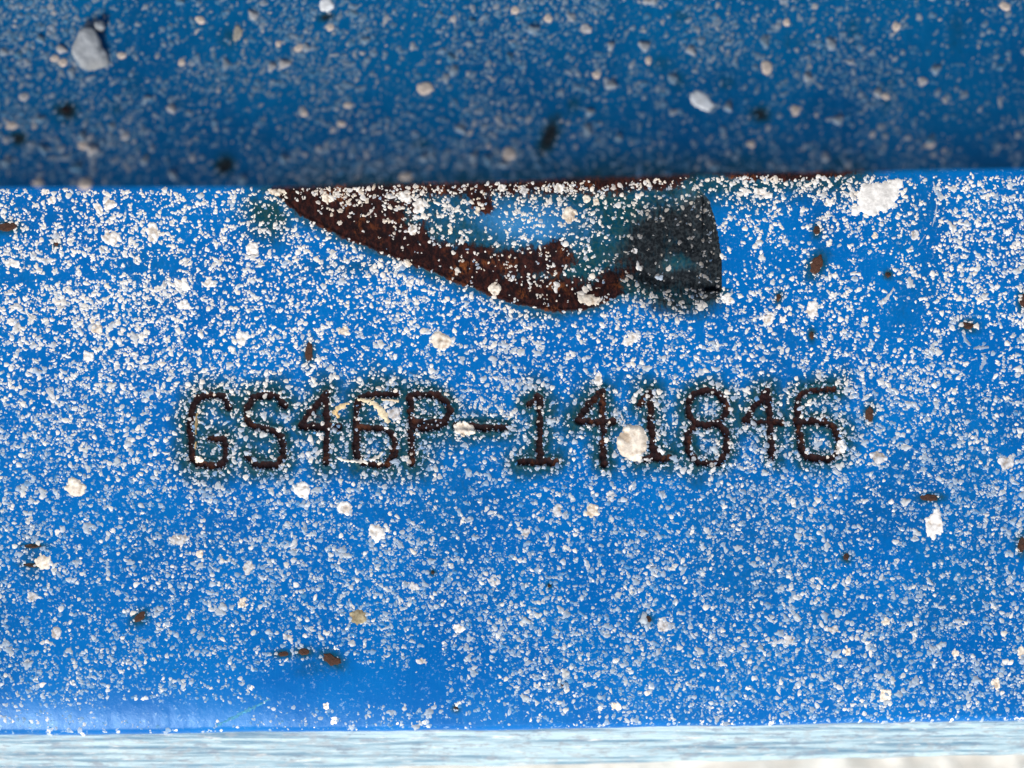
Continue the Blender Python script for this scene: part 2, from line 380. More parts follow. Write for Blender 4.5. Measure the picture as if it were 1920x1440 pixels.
# ------------------------------------------------------------------ overhanging plate
ZE = 10.0 * MM
def up_profile(s):
    """height above the stamped face, s metres behind the lip; falls away from the lip, then levels out"""
    s = np.asarray(s, float)
    roll = 0.04 * MM
    z = ZE - 7.2 * MM * (1 - np.exp(-np.maximum(s, 0) / (11.0 * MM)))
    return z - np.where(s < roll, (1 - np.sqrt(np.clip(1 - (1 - s / roll) ** 2, 0, 1))) * roll, 0)
def lip_y(X):      # world y of the lip: it meets the joint line as seen from in front of the number
    px = 960 + X / U * (D / (D - ZE))
    return (720 - crease(px)) * U * (D - ZE) / D
def up_point(px, py):
    px = np.asarray(px, float); py = np.asarray(py, float); z = np.full(px.shape, 6 * MM)
    for _ in range(8):
        X = (px - 960) * U * (D - z) / D; Y = (720 - py) * U * (D - z) / D
        z = up_profile(np.maximum(Y - lip_y(X), 0)) + 0 * X
    return X, Y, z
xs = np.concatenate([np.arange(-70, -42, 2.0), np.arange(-42, 42, 0.16), np.arange(42, 70.1, 2.0)]) * MM
ss = np.concatenate([np.array([0, .01, .02, .04, .12, .25, .45]), np.arange(.6, 17, 0.16), np.arange(17, 46, 2)]) * MM
XX, SS = np.meshgrid(xs, ss, indexing='ij')
YY = lip_y(XX) + SS; ZZ = up_profile(SS)
UPX = 960 + XX / U * D / (D - ZZ); UPY = 720 - YY / U * D / (D - ZZ)
ZZ = ZZ + (fbm(UPX, UPY, 300, 3, 201) - .5) * .12 * MM * sst(0, 2 * MM, SS)
nz = fbm(UPX, UPY, 70, 4, 211); nf = fbm(UPX, UPY, 22, 3, 221)
uTE = np.zeros_like(XX); uRU = np.zeros_like(XX); uSO = np.zeros_like(XX); uCH = np.zeros_like(XX)
MOSS = [(1030,255,14,34,.4,.9),(125,208,20,16,.2,.8),(35,260,15,11,0,.8),(422,311,15,16,.3,.9),(1425,215,16,12,.2,.8),(1277,30,14,10,0,.5),(430,72,16,22,.2,.5),
        (1240,120,18,14,0,.5),(1270,150,16,14,0,.5),(1075,200,12,18,.3,.5),(790,270,14,12,0,.6),(1665,180,10,34,.2,.4),(612,32,14,8,0,.7),(890,12,10,10,0,.4),
        (1600,55,12,30,0,.35),(1485,80,18,12,0,.4),(1360,155,16,12,0,.45),(250,160,16,20,0,.35),(215,205,14,12,0,.4),(1795,60,14,30,0,.4),(330,190,20,12,0,.3),(960,330,30,8,0,.5)]
for x, y, rx, ry_, an, am in MOSS:
    g = gauss(UPX, UPY, x, y, rx * 1.5, ry_ * 1.5, an); uTE = np.maximum(uTE, g * am * (.6 + .8 * nf))
    uSO = np.maximum(uSO, np.where(am > .6, gauss(UPX, UPY, x, y, rx * 1.05, ry_ * 1.05, an) * am * 1.2, 0))
uRU = np.maximum(uRU, .75 * gauss(UPX, UPY, 125, 203, 11, 9, .3))
uTE = np.maximum(uTE, np.clip(.62 * (1 - SS / (3.2 * MM)) * (.4 + 1.2 * nz), 0, 1) * sst(350, 620, UPX) * (1 - .6 * sst(1500, 1800, UPX)))
uTE = np.maximum(uTE, .18 * sst(.45, .75, nz))
uRU = np.maximum(uRU, np.clip(.8 - SS / (.3 * MM), 0, 1) * sst(900, 1050, UPX) * (1 - sst(1650, 1750, UPX)) * .8)
uST = np.stack([uRU, uSO, uTE, uCH], -1)
UV_ = np.stack([XX, YY, ZZ], -1)
# underside: lip undercut, short underside, riser down to the stamped face
und = []
for dy, z in [(0.9, ZE - 1.6 * MM), (1.6, ZE - 2.6 * MM), (3.2, ZE - 3.2 * MM), (3.3, -0.6 * MM)]:
    q = UV_[:, :1, :].copy(); q[..., 1] += dy * MM; q[..., 2] = z; und.append(q)
Uall = np.concatenate(und[::-1] + [UV_], 1)
sj = np.zeros((len(xs), 4, 4)); sj[..., 0] = .7; sj[..., 2] = .6
Sall = np.concatenate([sj, uST], 1)
n1, n2 = Uall.shape[:2]; idx = np.arange(n1 * n2).reshape(n1, n2)
F = np.stack([idx[:-1, :-1], idx[1:, :-1], idx[1:, 1:], idx[:-1, 1:]], -1).reshape(-1, 4)
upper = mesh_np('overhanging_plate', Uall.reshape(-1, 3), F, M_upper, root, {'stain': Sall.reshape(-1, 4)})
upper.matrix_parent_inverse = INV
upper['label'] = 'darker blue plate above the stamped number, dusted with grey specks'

# ------------------------------------------------------------------ lower flange
fx_ = np.arange(-70, 70.1, 0.4) * MM
prof = [(-1.2, -2.0), (-.2, -2.05), (0.3, -2.15), (0.7, -2.35), (1.1, -2.6), (1.5, -2.75), (2.0, -2.95), (2.6, -3.15), (3.2, -3.5), (3.5, -5), (3.5, -12), (3.5, -20.5)]
P = np.array(prof) * MM
fX, k_ = np.meshgrid(fx_, np.arange(len(P)), indexing='ij')
fpx = 960 + fX / U
slope = np.interp(fpx, [0, 1920], [0.0, -0.35]) * MM
wob = (fbm(fpx, k_ * 40.0, 90, 3, 301) - .5)
fY = (720 - bottom(fpx)) * U - P[k_, 0] * np.interp(fpx, [0, 1920], [1.0, .93]) + wob * .25 * MM * (k_ > 1)
fZ = P[k_, 1] + wob * .2 * MM * (k_ < 9)
n1, n2 = fX.shape; idx = np.arange(n1 * n2).reshape(n1, n2)
F = np.stack([idx[:-1, :-1], idx[:-1, 1:], idx[1:, 1:], idx[1:, :-1]], -1).reshape(-1, 4)
fl = mesh_np('lower_flange', np.stack([fX, fY, fZ], -1).reshape(-1, 3), F, M_flange, root); fl.matrix_parent_inverse = INV
fl['label'] = 'scuffed pale blue and white edge running below the stamped face'

# ------------------------------------------------------------------ ground
g = np.linspace(-1, 1, 41)
g = np.sign(g) * np.abs(g) ** 2.2 * 1.5
GX, GY = np.meshgrid(g, g, indexing='ij')
GZ = -0.0205 + (fbm(GX * 1000 + 500, GY * 1000 + 500, 60, 3, 401) - .5) * .002
n1 = len(g); idx = np.arange(n1 * n1).reshape(n1, n1)
F = np.stack([idx[:-1, :-1], idx[1:, :-1], idx[1:, 1:], idx[:-1, 1:]], -1).reshape(-1, 4)
gr = mesh_np('ground', np.stack([GX, GY, GZ], -1).reshape(-1, 3), F, M_ground); gr['kind'] = 'structure'
gr['label'] = 'pale sandy ground below the frame'; gr['category'] = 'ground'

# ------------------------------------------------------------------ splatter
WHITE = np.array((0.84, 0.83, 0.81)); GREY = np.array((0.50, 0.55, 0.57)); CREAM = np.array((0.80, 0.71, 0.59)); BLU = np.array((0.004, 0.20, 0.50))
def density(x, y):
    d = .82 + .55 * sst(.36, .62, fbm(x, y, 120, 4, 501)) * (.5 + .9 * sst(.3, .65, fbm(x, y, 30, 3, 511)))
    d *= 1 - .92 * np.exp(-(dseg(x, y, [(-200,530),(60,522),(180,512),(330,497)]) / 16) ** 2)
    bare = np.maximum.reduce([np.clip(1.9 * gauss(x, y, 640, 1288, 190, 44), 0, 1), np.clip(1.5 * gauss(x, y, 340, 1336, 230, 26), 0, 1), np.clip(1.3 * gauss(x, y, 815, 1270, 34, 80), 0, 1), .8 * gauss(x, y, 480, 1190, 22, 70), gauss(x, y, 1690, 600, 60, 60),
        .9 * gauss(x, y, 1840, 640, 60, 50), .9 * gauss(x, y, 1735, 440, 24, 110), gauss(x, y, 1380, 470, 34, 60), gauss(x, y, 1640, 500, 50, 60), .8 * gauss(x, y, 1345, 390, 14, 60),
        .8 * gauss(x, y, 700, 880, 60, 16), .8 * gauss(x, y, 620, 1230, 60, 30), .75 * gauss(x, y, 1700, 1040, 60, 40), .85 * gauss(x, y, 880, 680, 40, 30),
        .6 * gauss(x, y, 1480, 420, 60, 60), .5 * gauss(x, y, 300, 960, 60, 30), .7 * gauss(x, y, 230, 380, 60, 14), gauss(x, y, 1560, 470, 40, 30)])
    d *= 1 - bare
    d *= 1 - .8 * sst(1325, 1380, y + (x - 960) * .016) * (1 - .5 * sst(900, 1400, x))
    # rust band and dark pocket keep fewer specks
    d *= 1 - .8 * sst(.35, 1, 1 - dseg(x, y, [(560,390),(700,455),(860,515),(980,555)]) / 60)
    d *= 1 - .85 * np.clip(gauss(x, y, 1240, 470, 110, 90) * 1.4, 0, 1)
    d *= 1 - .45 * gauss(x, y, 960, 430, 150, 50, .1)
    gi = np.clip(np.searchsorted(gx, x), 0, len(gx) - 1); gj = np.clip(np.searchsorted(ry, y), 0, len(ry) - 1)
    d *= np.where((y > crease(x) + 26) & (y < 600), 1 - .62 * np.clip(RU[gi, gj] * 1.3, 0, 1), 1)
    d *= 1 + .5 * gauss(x, y, 720, 370, 160, 40) + .35 * gauss(x, y, 300, 560, 260, 120)
    return d
def whiteness(x, y): return np.clip(.36 + .52 * (1 - sst(430, 950, y)) + .14 * (1 - sst(300, 1100, x)) * (1 - sst(700, 1100, y)) - .06 * sst(1000, 1300, y) + .1 * sst(1300,1400,y), 0, 1)

def make_specks(x, y, r, col, cen, zfun, hfac, asp=None, ang=None, nrim=9, seed=0, surf=None, rag=.10):
    """vectorised flat irregular droplets; returns verts, tris, colours"""
    g = np.random.default_rng(seed); n = len(x)
    th = np.arange(nrim) / nrim * 2 * np.pi
    rad = 1 + rag * g.normal(size=(n, nrim)) + .20 * np.cos(2 * th[None] + g.uniform(0, 6.3, (n, 1))) * g.uniform(0, 1, (n, 1)) + .16 * np.cos(3 * th[None] + g.uniform(0, 6.3, (n, 1)))
    rad = np.clip(rad, .4, 1.9) * r[:, None]
    ux, uy = rad * np.cos(th), rad * np.sin(th)
    if asp is not None:
        uy = uy / asp[:, None]; ux = ux * asp[:, None] ** .5
        c, s = np.cos(ang)[:, None], np.sin(ang)[:, None]; ux, uy = ux * c - uy * s, ux * s + uy * c
    hh = (hfac * r)[:, None] * g.uniform(.6, 1.3, (n, 1))
    k = .62 + .12 * g.random((n, nrim))
    bx, by = x[:, None] + ux, y[:, None] + uy; mx, my = x[:, None] + ux * k, y[:, None] + uy * k
    if surf is None:
        def place(a, b, h): return np.stack([(a - 960) * U, (720 - b) * U, zfun(a, b) + h * U], -1)
    else: place = surf
    vb = place(bx, by, np.full(bx.shape, -.35)); vm = place(mx, my, hh * (.75 + .4 * g.random((n, nrim)))); vc = place(x[:, None], y[:, None], hh * g.uniform(.55, 1.1, (n, 1)))
    verts = np.concatenate([vb, vm, vc], 1); m = 2 * nrim + 1
    a = np.arange(nrim); b = (a + 1) % nrim
    # photo y runs down, so the winding is reversed here to face up
    tri = np.concatenate([np.stack([a, b, a + nrim], 1)[:, ::-1], np.stack([b, b + nrim, a + nrim], 1)[:, ::-1], np.stack([a + nrim, b + nrim, np.full(nrim, 2 * nrim)], 1)[:, ::-1]])
    faces = (tri[None] + (np.arange(n) * m)[:, None, None]).reshape(-1, 3)
    cm = col[:, None, :] * np.ones((1, nrim, 1)) * g.uniform(.9, 1.08, (n, nrim, 1))
    cb = cm * .55 + BLU * .30
    cc = (col * cen[:, None] + BLU * (1 - cen[:, None]))[:, None, :]
    cols = np.concatenate([cb, cm, cc], 1); cols = np.concatenate([cols, np.ones(cols.shape[:2] + (1,))], -1)
    return verts.reshape(-1, 3), faces, cols.reshape(-1, 4)

# ---- lower face
NC = 84000
cx = rng.uniform(-260, 2180, NC); cy = rng.uniform(330, 1388, NC)
ok = (rng.random(NC) < density(cx, cy) * .52) & (cy > crease(cx) + 3) & (cy < bottom(cx) - 2)
cx, cy = cx[ok], cy[ok]
cr_ = np.exp(rng.normal(math.log(2.65), .39, len(cx)))
# companions so that specks clump into ragged shapes
kx, ky, kr = [cx], [cy], [cr_]
for rep, pr in enumerate((.36, .16)):
    m = rng.random(len(cx)) < pr; an = rng.uniform(0, 6.28, m.sum()); q = rng.uniform(1.0, 1.7, m.sum()) * cr_[m]
    kx.append(cx[m] + np.cos(an) * q); ky.append(cy[m] + np.sin(an) * q); kr.append(cr_[m] * rng.uniform(.5, .95, m.sum()))
sx, sy, sr = map(np.concatenate, (kx, ky, kr))
ok = (sy > crease(sx) + 2) & (sy < bottom(sx) - 1)
# few of the small specks sit in the stamped strokes
gi = np.clip(np.searchsorted(gx, sx), 0, len(gx) - 1); gj = np.clip(np.searchsorted(ry, sy), 0, len(ry) - 1)
ok &= (cdist[gi, gj] > 1.5) | (rng.random(len(sx)) < .14)
sx, sy, sr = sx[ok], sy[ok], np.clip(sr[ok], 1.2, 11)
ex, ey = [], []
for dots in alldots:
    for x, y, r in dots:
        for _ in range(5):
            an = rng.uniform(0, 6.28); q = r + rng.uniform(1.0, 3.2); ex.append(x + math.cos(an) * q); ey.append(y + math.sin(an) * q)
ex, ey = np.array(ex), np.array(ey); gi = np.clip(np.searchsorted(gx, ex), 0, len(gx) - 1); gj = np.clip(np.searchsorted(ry, ey), 0, len(ry) - 1)
ok = cdist[gi, gj] > .9
sx = np.concatenate([sx, ex[ok]]); sy = np.concatenate([sy, ey[ok]]); sr = np.concatenate([sr, rng.uniform(.9, 2.0, ok.sum())])
def tones(x, y, r, g):
    wv = np.clip(whiteness(x, y) + g.normal(0, .25, len(x)) + .07 * (r - 3.0), .06, 1)
    base = GREY * (1 - wv[:, None]) + WHITE * wv[:, None]
    warm = np.clip(g.normal(.05, .16, len(x)) + .03 * (r - 4), 0, .7)[:, None]
    base = base * (1 - warm) + CREAM * warm
    a = np.clip(.16 + .86 * wv + g.normal(0, .14, len(x)), .12, 1)[:, None]
    col = base * a + BLU * (1 - a)
    gi = np.clip(np.searchsorted(gx, x), 0, len(gx) - 1); gj = np.clip(np.searchsorted(ry, y), 0, len(ry) - 1)
    rs = np.clip(np.maximum(RU[gi, gj], TE[gi, gj] * .45), 0, 1)[:, None] * g.uniform(0, .9, (len(x), 1))
    col = col * (1 - .75 * rs) + np.array((.62, .47, .30)) * .75 * rs
    dk = np.clip(SO[gi, gj], 0, 1)[:, None] * (px_soot_shade := (y < 640))[:, None]  # specks dimmed along with the sooty pocket and its painted shade
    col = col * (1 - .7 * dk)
    return col, np.clip(.55 + .5 * wv + g.normal(0, .2, len(x)), .25, 1)
col, cen = tones(sx, sy, sr, rng)
inframe = (sx > 0) & (sx < 1920)
order = np.argsort(-(sr * inframe)); top = order[:190]; rest = order[190:]
v, f, c = make_specks(sx[rest], sy[rest], sr[rest], col[rest], cen[rest], plate_z, .10, np.exp(np.abs(rng.normal(0, .22, len(rest)))), rng.uniform(0, 6.28, len(rest)), 8, 3)
st = mesh_np('fine_splatter', v, f, M_speck, plate, {'tone': c}); st['kind'] = 'stuff'
st['label'] = 'thousands of fine white specks over the blue face'
# the largest small specks: objects of their own, sharing mesh data
def flat_place(a, b, h): return np.stack([a * U, -b * U, h * U], -1)
variants = []
for k in range(26):
    g = np.random.default_rng(900 + k); wv = .15 + .65 * g.random()
    al = .45 + .5 * g.random(); cl = ((GREY * (1 - wv) + WHITE * wv) * al + BLU * (1 - al))[None]; wm = max(0, g.normal(.12, .14)); cl = cl * (1 - wm) + CREAM * wm; wv = wv * al / .9 + .1
    v, f, c = make_specks(np.zeros(1), np.zeros(1), np.ones(1) * 6, cl, np.array([g.uniform(.6, 1)]), None, .11, np.array([g.uniform(1, 1.4)]), np.array([g.uniform(0, 6.3)]), 16, 900 + k, flat_place, .17)
    variants.append((wv, mesh_np('splatter_speck', v, f, M_speck, False, {'tone': c})))
variants.sort(key=lambda q: q[0])
for i in top:
    wv = whiteness(sx[i:i + 1], sy[i:i + 1])[0]; k = int(np.clip((wv - .25) / .7 * 25 + rng.normal(0, 5), 0, 25))
    o = link(bpy.data.objects.new('splatter_speck', variants[k][1]), plate)
    o.location = ((sx[i] - 960) * U, (720 - sy[i]) * U, float(plate_z(sx[i], sy[i])))
    s = float(sr[i] / 6); o.scale = (s, s, s); o.rotation_euler = (0, 0, rng.uniform(0, 6.28))

# ---- big splats with their own outlines: x, y, rx, ry, angle, tone (0 white, 1 cream, 2 grey, 3 tan), raggedness
SPLATS = [(1186,829,32,33,0,1,.07),(827,639,21,18,.2,1,.14),(208,446,18,15,.3,0,.2),(473,466,13,13,0,0,.07),(1068,404,15,16,0,1,.16),(928,541,13,12,.2,1,.1),
 (1106,563,20,12,.05,1,.18),(141,915,21,18,.3,1,.16),(707,999,16,17,0,0,.16),(646,953,15,13,.2,0,.22),(1110,958,14,14,.3,1,.18),(1752,983,16,25,.15,0,.34),
 (181,616,13,12,0,1,.1),(78,1052,20,13,.5,1,.3),(336,1011,20,12,-.2,2,.2),(105,1186,11,15,.2,2,.14),(672,1157,17,15,0,3,.15),(1440,597,13,14,0,0,.2),(1523,581,14,16,.3,0,.26),
 (871,805,19,14,.1,1,.22),(373,862,9,8,0,1,.06),(1181,637,18,11,-.5,0,.2),(566,918,18,14,.4,0,.3),(738,776,14,12,0,2,.16),(1122,712,9,15,.1,0,.18),(1661,1304,12,13,.4,1,.24),
 (1868,1282,10,11,0,1,.12),(1156,1326,11,9,.5,1,.22),(1646,858,15,15,.4,2,.22),(1886,868,15,14,.4,2,.28),(1577,839,11,15,.3,0,.22),(287,437,12,21,.1,0,.28),(455,634,16,11,-.4,0,.28),
 (645,621,13,11,0,1,.2),(332,1012,12,8,0,0,.2),(375,1038,9,9,0,1,.12),(465,1065,12,13,.1,2,.2),(455,1130,10,11,.4,1,.25),(98,375,9,9,0,0,.12),(85,360,10,7,0,0,.1),
 (1045,958,10,14,.2,2,.2),(1145,930,8,12,0,2,.2),(1364,562,13,9,.2,0,.2),(1468,600,8,8,0,0,.2),(342,535,16,11,.4,0,.25),(390,530,9,14,.5,0,.25),(345,572,14,10,.3,0,.3),(165,668,11,11,.3,0,.25),
 (20,495,18,9,.1,0,.3),(22,603,10,9,.6,0,.2),(205,383,12,13,.5,0,.2),(185,392,8,14,-.5,0,.15),(520,360,16,9,0,1,.3),(760,370,14,10,.4,0,.2),(785,385,12,14,.2,0,.2),
 (940,352,8,9,0,0,.15),(983,358,9,8,.3,2,.15),(1048,352,9,10,0,0,.15),(615,372,12,9,.6,1,.3),(775,430,10,12,.3,0,.2),(845,432,6,9,.2,1,.1),(765,494,10,8,.6,1,.25),(895,395,7,9,0,1,.1),
 (1100,373,8,9,0,1,.1),(1118,377,7,8,.3,1,.1),(1660,1165,9,9,0,1,.2),(1590,1222,10,9,0,1,.2),(1790,1225,8,8,0,1,.2),(1915,1223,9,12,0,1,.2),(775,1100,12,9,.3,2,.25),(860,1178,13,9,.2,0,.25),
 (1555,380,10,9,0,0,.2),(1437,366,11,9,.2,0,.25),(1400,360,10,8,0,0,.2),(1555,455,8,9,0,0,.18),(1640,442,7,8,0,1,.15),(1425,360,16,9,.1,0,.3),(632,1215,8,5,.2,0,.2),(470,1290,7,6,0,0,.1),(136,1280,7,7,0,0,.06),
 (610,1325,7,9,.2,0,.25),(625,1355,8,9,.3,0,.3),(312,1172,7,9,.5,0,.15),(1745,935,6,5,0,1,.2),(1190,470,7,6,0,2,.2),(1715,440,9,9,0,2,.2),(860,1320,8,8,0,0,.25),(1125,1330,8,6,0,0,.2),(1215,862,9,6,.1,0,.3),
 (985,1002,10,12,.3,2,.3),(925,1090,12,9,.2,2,.3),(1245,1175,14,12,.6,2,.3),(1480,1200,12,10,.1,2,.3),(1560,1180,14,10,.2,2,.35),(790,1240,10,8,.1,2,.3),(540,1195,13,9,.5,2,.35),(60,1120,12,9,.3,2,.3)]
TON = [np.array((.86, .85, .84)), np.array((.84, .76, .66)), np.array((.60, .61, .64)), np.array((.36, .31, .20))]
def splat_mesh(name, rx, ry_, an, tone, rag, seed, zf, relief=.075, mat=None, colour=None, grit=.12):
    """zf(dx, dy): surface height under a point offset in photo pixels"""
    g = np.random.default_rng(seed); nr = 32 if max(rx, ry_) > 13 else 20; rings = [1.0, .93, .75, .5, .25] if nr == 32 else [1.0, .8, .45]
    th = np.arange(nr) / nr * 2 * np.pi
    rad = 1 + sum(.9 * rag * np.clip(g.normal(), -1.2, 1.2) * np.cos(k * th + g.uniform(0, 6.3)) / k ** .8 for k in (1, 2, 3, 5, 7)); jit = (.04 + .28 * rag) * g.normal(size=nr); rad = rad * (1 + jit + .5 * np.roll(jit, 1)); rad = np.clip(rad, .5, 1.5)
    c, s = math.cos(an), math.sin(an); vs_, cs = [], []
    base = TON[tone] if colour is None else np.array(colour)
    for q in rings:
        rq = 1 + (rad - 1) * q ** 2.5; tq = th + (0 if q == 1.0 else g.uniform(-.1, .1)); ex, ey = rq * rx * np.cos(tq) * q, rq * ry_ * np.sin(tq) * q
        dx, dy = ex * c - ey * s, ex * s + ey * c
        hgt = -.6 + 0 * dx if q == 1.0 else relief * min(rx, ry_) * (1 - q ** 3 * .65) * (1 + .16 * g.normal(size=nr))
        vs_.append(np.stack([dx * U, -dy * U, zf(dx, dy) + hgt * U], -1))
        cc = base * (g.uniform(1 - grit * 3.2, 1.08, (nr, 1)))
        cs.append(cc * (.8 if q == 1.0 else 1))
    vs_.append(np.array([[0, 0, zf(0., 0.) + relief * min(rx, ry_) * U]])); cs.append(base[None] * .85)
    v = np.concatenate(vs_); cc = np.clip(np.concatenate(cs), 0, .92); fs = []
    for r_ in range(len(rings) - 1):
        for i in range(nr):
            a, b = r_ * nr + i, r_ * nr + (i + 1) % nr; fs += [(a, b + nr, b), (a, a + nr, b + nr)]
    L = (len(rings) - 1) * nr
    for i in range(nr): fs.append((L + i, len(v) - 1, L + (i + 1) % nr))
    return mesh_np(name, v, np.array(fs), mat or M_speck, False, {'tone': np.concatenate([cc, np.ones((len(cc), 1))], 1)})
def crust(name, x, y, rx, ry_, an, colour, rag, seed):
    """crusty deposit: a small height field with a ragged outline"""
    R_ = max(rx, ry_) * 1.55; stp = max(1.5, R_ / 15); ax = np.arange(-R_, R_ + stp, stp)
    dx, dy = np.meshgrid(ax, ax, indexing='ij'); o1 = (seed * 37.7) % 211
    c, s_ = math.cos(an), math.sin(an); u = (dx * c + dy * s_) / rx; v = (-dx * s_ + dy * c) / ry_
    m = min(rx, ry_); n1_ = fbm(dx + o1 * 9, dy + o1 * 5, m * .75, 3, 801) - .5; n2_ = fbm(dx + o1 * 3, dy + o1 * 7, m * .42, 3, 811) - .5
    f_ = 1 - np.hypot(u, v) + n1_ * (.05 + 2.6 * rag) + n2_ * (.30 + 1.3 * rag)
    z_ = (sst(0, .38, f_) * .10 * m - .5 + n2_ * .13 * m * sst(0, .3, f_))
    z0 = float(plate_z(x, y)); vv = np.stack([dx * U, -dy * U, plate_z(x + dx, y + dy) - z0 + z_ * U], -1).reshape(-1, 3)
    ix_ = np.arange(dx.size).reshape(dx.shape); ff = np.stack([ix_[:-1, :-1], ix_[:-1, 1:], ix_[1:, 1:], ix_[1:, :-1]], -1).reshape(-1, 4)
    ff = ff[(np.minimum.reduce([f_[:-1, :-1], f_[1:, 1:], f_[1:, :-1], f_[:-1, 1:]]) > -.06).ravel()]
    tone_ = np.array(colour) * (.90 + 1.15 * n2_ + .3 * n1_)[..., None] * np.where((n2_ < -.10)[..., None], np.array((.92, .84, .76)), 1) * (.62 + .38 * sst(-.02, .22, f_))[..., None]
    tone_ = np.clip(np.concatenate([tone_, np.ones(dx.shape + (1,))], -1), 0, .92).reshape(-1, 4)
    iu_, inv_ = np.unique(ff.ravel(), return_inverse=True)
    return mesh_np(name, vv[iu_], inv_.reshape(ff.shape), M_speck, False, {'tone': tone_[iu_]}), z0
for i, (x, y, rx, ry_, an, tn, rag) in enumerate(SPLATS):
    me, z0 = crust('splatter_blob', x, y, rx * 1.08, ry_ * 1.08, an, TON[tn] * 1.0, rag, 2000 + i)
    o = link(bpy.data.objects.new('splatter_blob', me), plate); o.location = ((x - 960) * U, (720 - y) * U, z0)

# ---- bare scraped patch, cream smears and scratches: ribbons lying on the face
def ribbon(name, pts, width, colour, seed, h=.9, jag=.35, step=3.0):
    g = np.random.default_rng(seed); P_ = np.array(pts, float); cum = np.concatenate([[0], np.cumsum(np.hypot(*np.diff(P_, axis=0).T))])
    s = np.arange(0, cum[-1] + step, step); x = np.interp(s, cum, P_[:, 0]); y = np.interp(s, cum, P_[:, 1])
    tx, ty = np.gradient(x), np.gradient(y); l = np.hypot(tx, ty) + 1e-9; nx_, ny_ = -ty / l, tx / l
    wv = np.interp(s / s[-1], np.linspace(0, 1, len(width)), width) / 2; wl = wv * (1 + jag * g.normal(size=len(s))); wr = wv * (1 + jag * g.normal(size=len(s)))
    rows = []
    for off, hh in ((-1, -.4), (-.55, h), (.05, h * 1.2), (.6, h), (1, -.4)):
        ww = (wl if off < 0 else wr) * off; xx, yy = x + nx_ * ww, y + ny_ * ww
        rows.append(np.stack([(xx - 960) * U, (720 - yy) * U, plate_z(xx, yy) + (hh + (0 if hh < 0 else .3) * g.normal(size=len(s))) * U], -1))
    v = np.stack(rows, 1); n_, m_ = v.shape[:2]; ix = np.arange(n_ * m_).reshape(n_, m_)
    f = np.stack([ix[:-1, :-1], ix[1:, :-1], ix[1:, 1:], ix[:-1, 1:]], -1).reshape(-1, 4)
    f = f[:, ::-1]
    c = np.clip(np.array(colour) * g.uniform(.7, 1.1, (n_, m_, 1)), 0, .92); c = np.concatenate([c, np.ones((n_, m_, 1))], -1)
    return mesh_np(name, v.reshape(-1, 3), f, M_speck, plate, {'tone': c.reshape(-1, 4)})
CR2 = (.80, .62, .36)
ribbon('paint_smear', [(624,776),(636,764),(655,756)], [8, 12, 5], CR2, 1)
ribbon('paint_smear', [(630,768),(634,784)], [9, 5], (.8, .55, .25), 2)
ribbon('paint_smear', [(670,748),(690,751),(706,760),(718,775),(729,793)], [5, 11, 14, 15, 6], (.84, .72, .50), 3)
ribbon('paint_smear', [(633,858),(645,863),(660,865),(676,864),(690,868)], [5, 7, 6, 9, 5], (.84, .80, .72), 4)
ribbon('paint_smear', [(694,862),(708,858),(718,848)], [6, 8, 4], (.84, .80, .74), 5)
ribbon('paint_smear', [(370,775),(367,800),(368,815)], [3, 6, 3], (.40, .30, .16), 6)
ribbon('paint_smear', [(368,828),(367,842)], [4, 5], (.55, .40, .20), 8)
ribbon('paint_smear', [(715,749),(748,752)], [5, 6], (.66, .55, .4), 7)
SCR = (.34, .44, .60)
ribbon('scratch', [(1805,625),(1812,640),(1820,648)], [4, 8, 5], SCR, 11, .5)
ribbon('scratch', [(1825,654),(1840,651),(1854,651)], [4, 8, 5], SCR, 12, .5)
ribbon('scratch', [(1844,662),(1845,680),(1838,694)], [9, 8, 3], SCR, 13, .5)
ribbon('scratch', [(1820,675),(1832,671)], [4, 5], SCR, 14, .5)
ribbon('scratch', [(1757,385),(1754,405),(1748,425)], [2, 4, 2], SCR, 15, .4)
ribbon('scratch', [(1750,340),(1755,362)], [3, 6], (.5, .58, .7), 16, .4)
ribbon('scratch', [(1735,440),(1728,452),(1722,460)], [2, 3, 2], SCR, 17, .4)
ribbon('scratch', [(1440,1205),(1470,1203),(1495,1206)], [4, 9, 3], (.6, .66, .74), 18, .5)
ribbon('scratch', [(1650,572),(1660,562),(1672,548),(1676,540)], [14, 10, 6, 3], (.56, .60, .66), 19, .6)
ribbon('scratch', [(404,1364),(440,1345),(480,1325),(505,1312)], [5, 8, 9, 3], (.06, .30, .52), 20, .4)
# white scraped patch
PATCH = [(1607,362),(1612,346),(1640,344),(1668,338),(1690,336),(1693,346),(1684,356),(1686,372),(1676,390),(1664,392),(1655,398),(1636,404),(1622,401),(1600,403),(1598,390),(1607,382)]
gpx = np.arange(1590, 1700, 2.2); gpy = np.arange(326, 412, 2.2)
qx, qy = np.meshgrid(gpx, gpy, indexing='ij')
dd = dseg(qx, qy, PATCH + PATCH[:1]); dd = np.where(inside(qx, qy, PATCH), dd, -dd) + (fbm(qx, qy, 11, 3, 611) - .5) * 15
dd -= 6 * gauss(qx, qy, 1642, 374, 4, 6) * 2.5
hz = np.clip(dd / 6, -.5, 1) * 1.3 + (fbm(qx, qy, 9, 3, 621) - .5) * 1.6
vz = plate_z(qx, qy) + hz * U
ix = np.arange(qx.size).reshape(qx.shape); f = np.stack([ix[:-1, :-1], ix[:-1, 1:], ix[1:, 1:], ix[1:, :-1]], -1).reshape(-1, 4)
keep = (dd[:-1, :-1] > -1).ravel()
cc = np.array((.82, .83, .84)) * (.72 + .45 * fbm(qx, qy, 12, 3, 631))[..., None]; cc = np.clip(np.concatenate([cc, np.ones(qx.shape + (1,))], -1), 0, .9)
fk = f[keep]; iu, inv = np.unique(fk.ravel(), return_inverse=True)
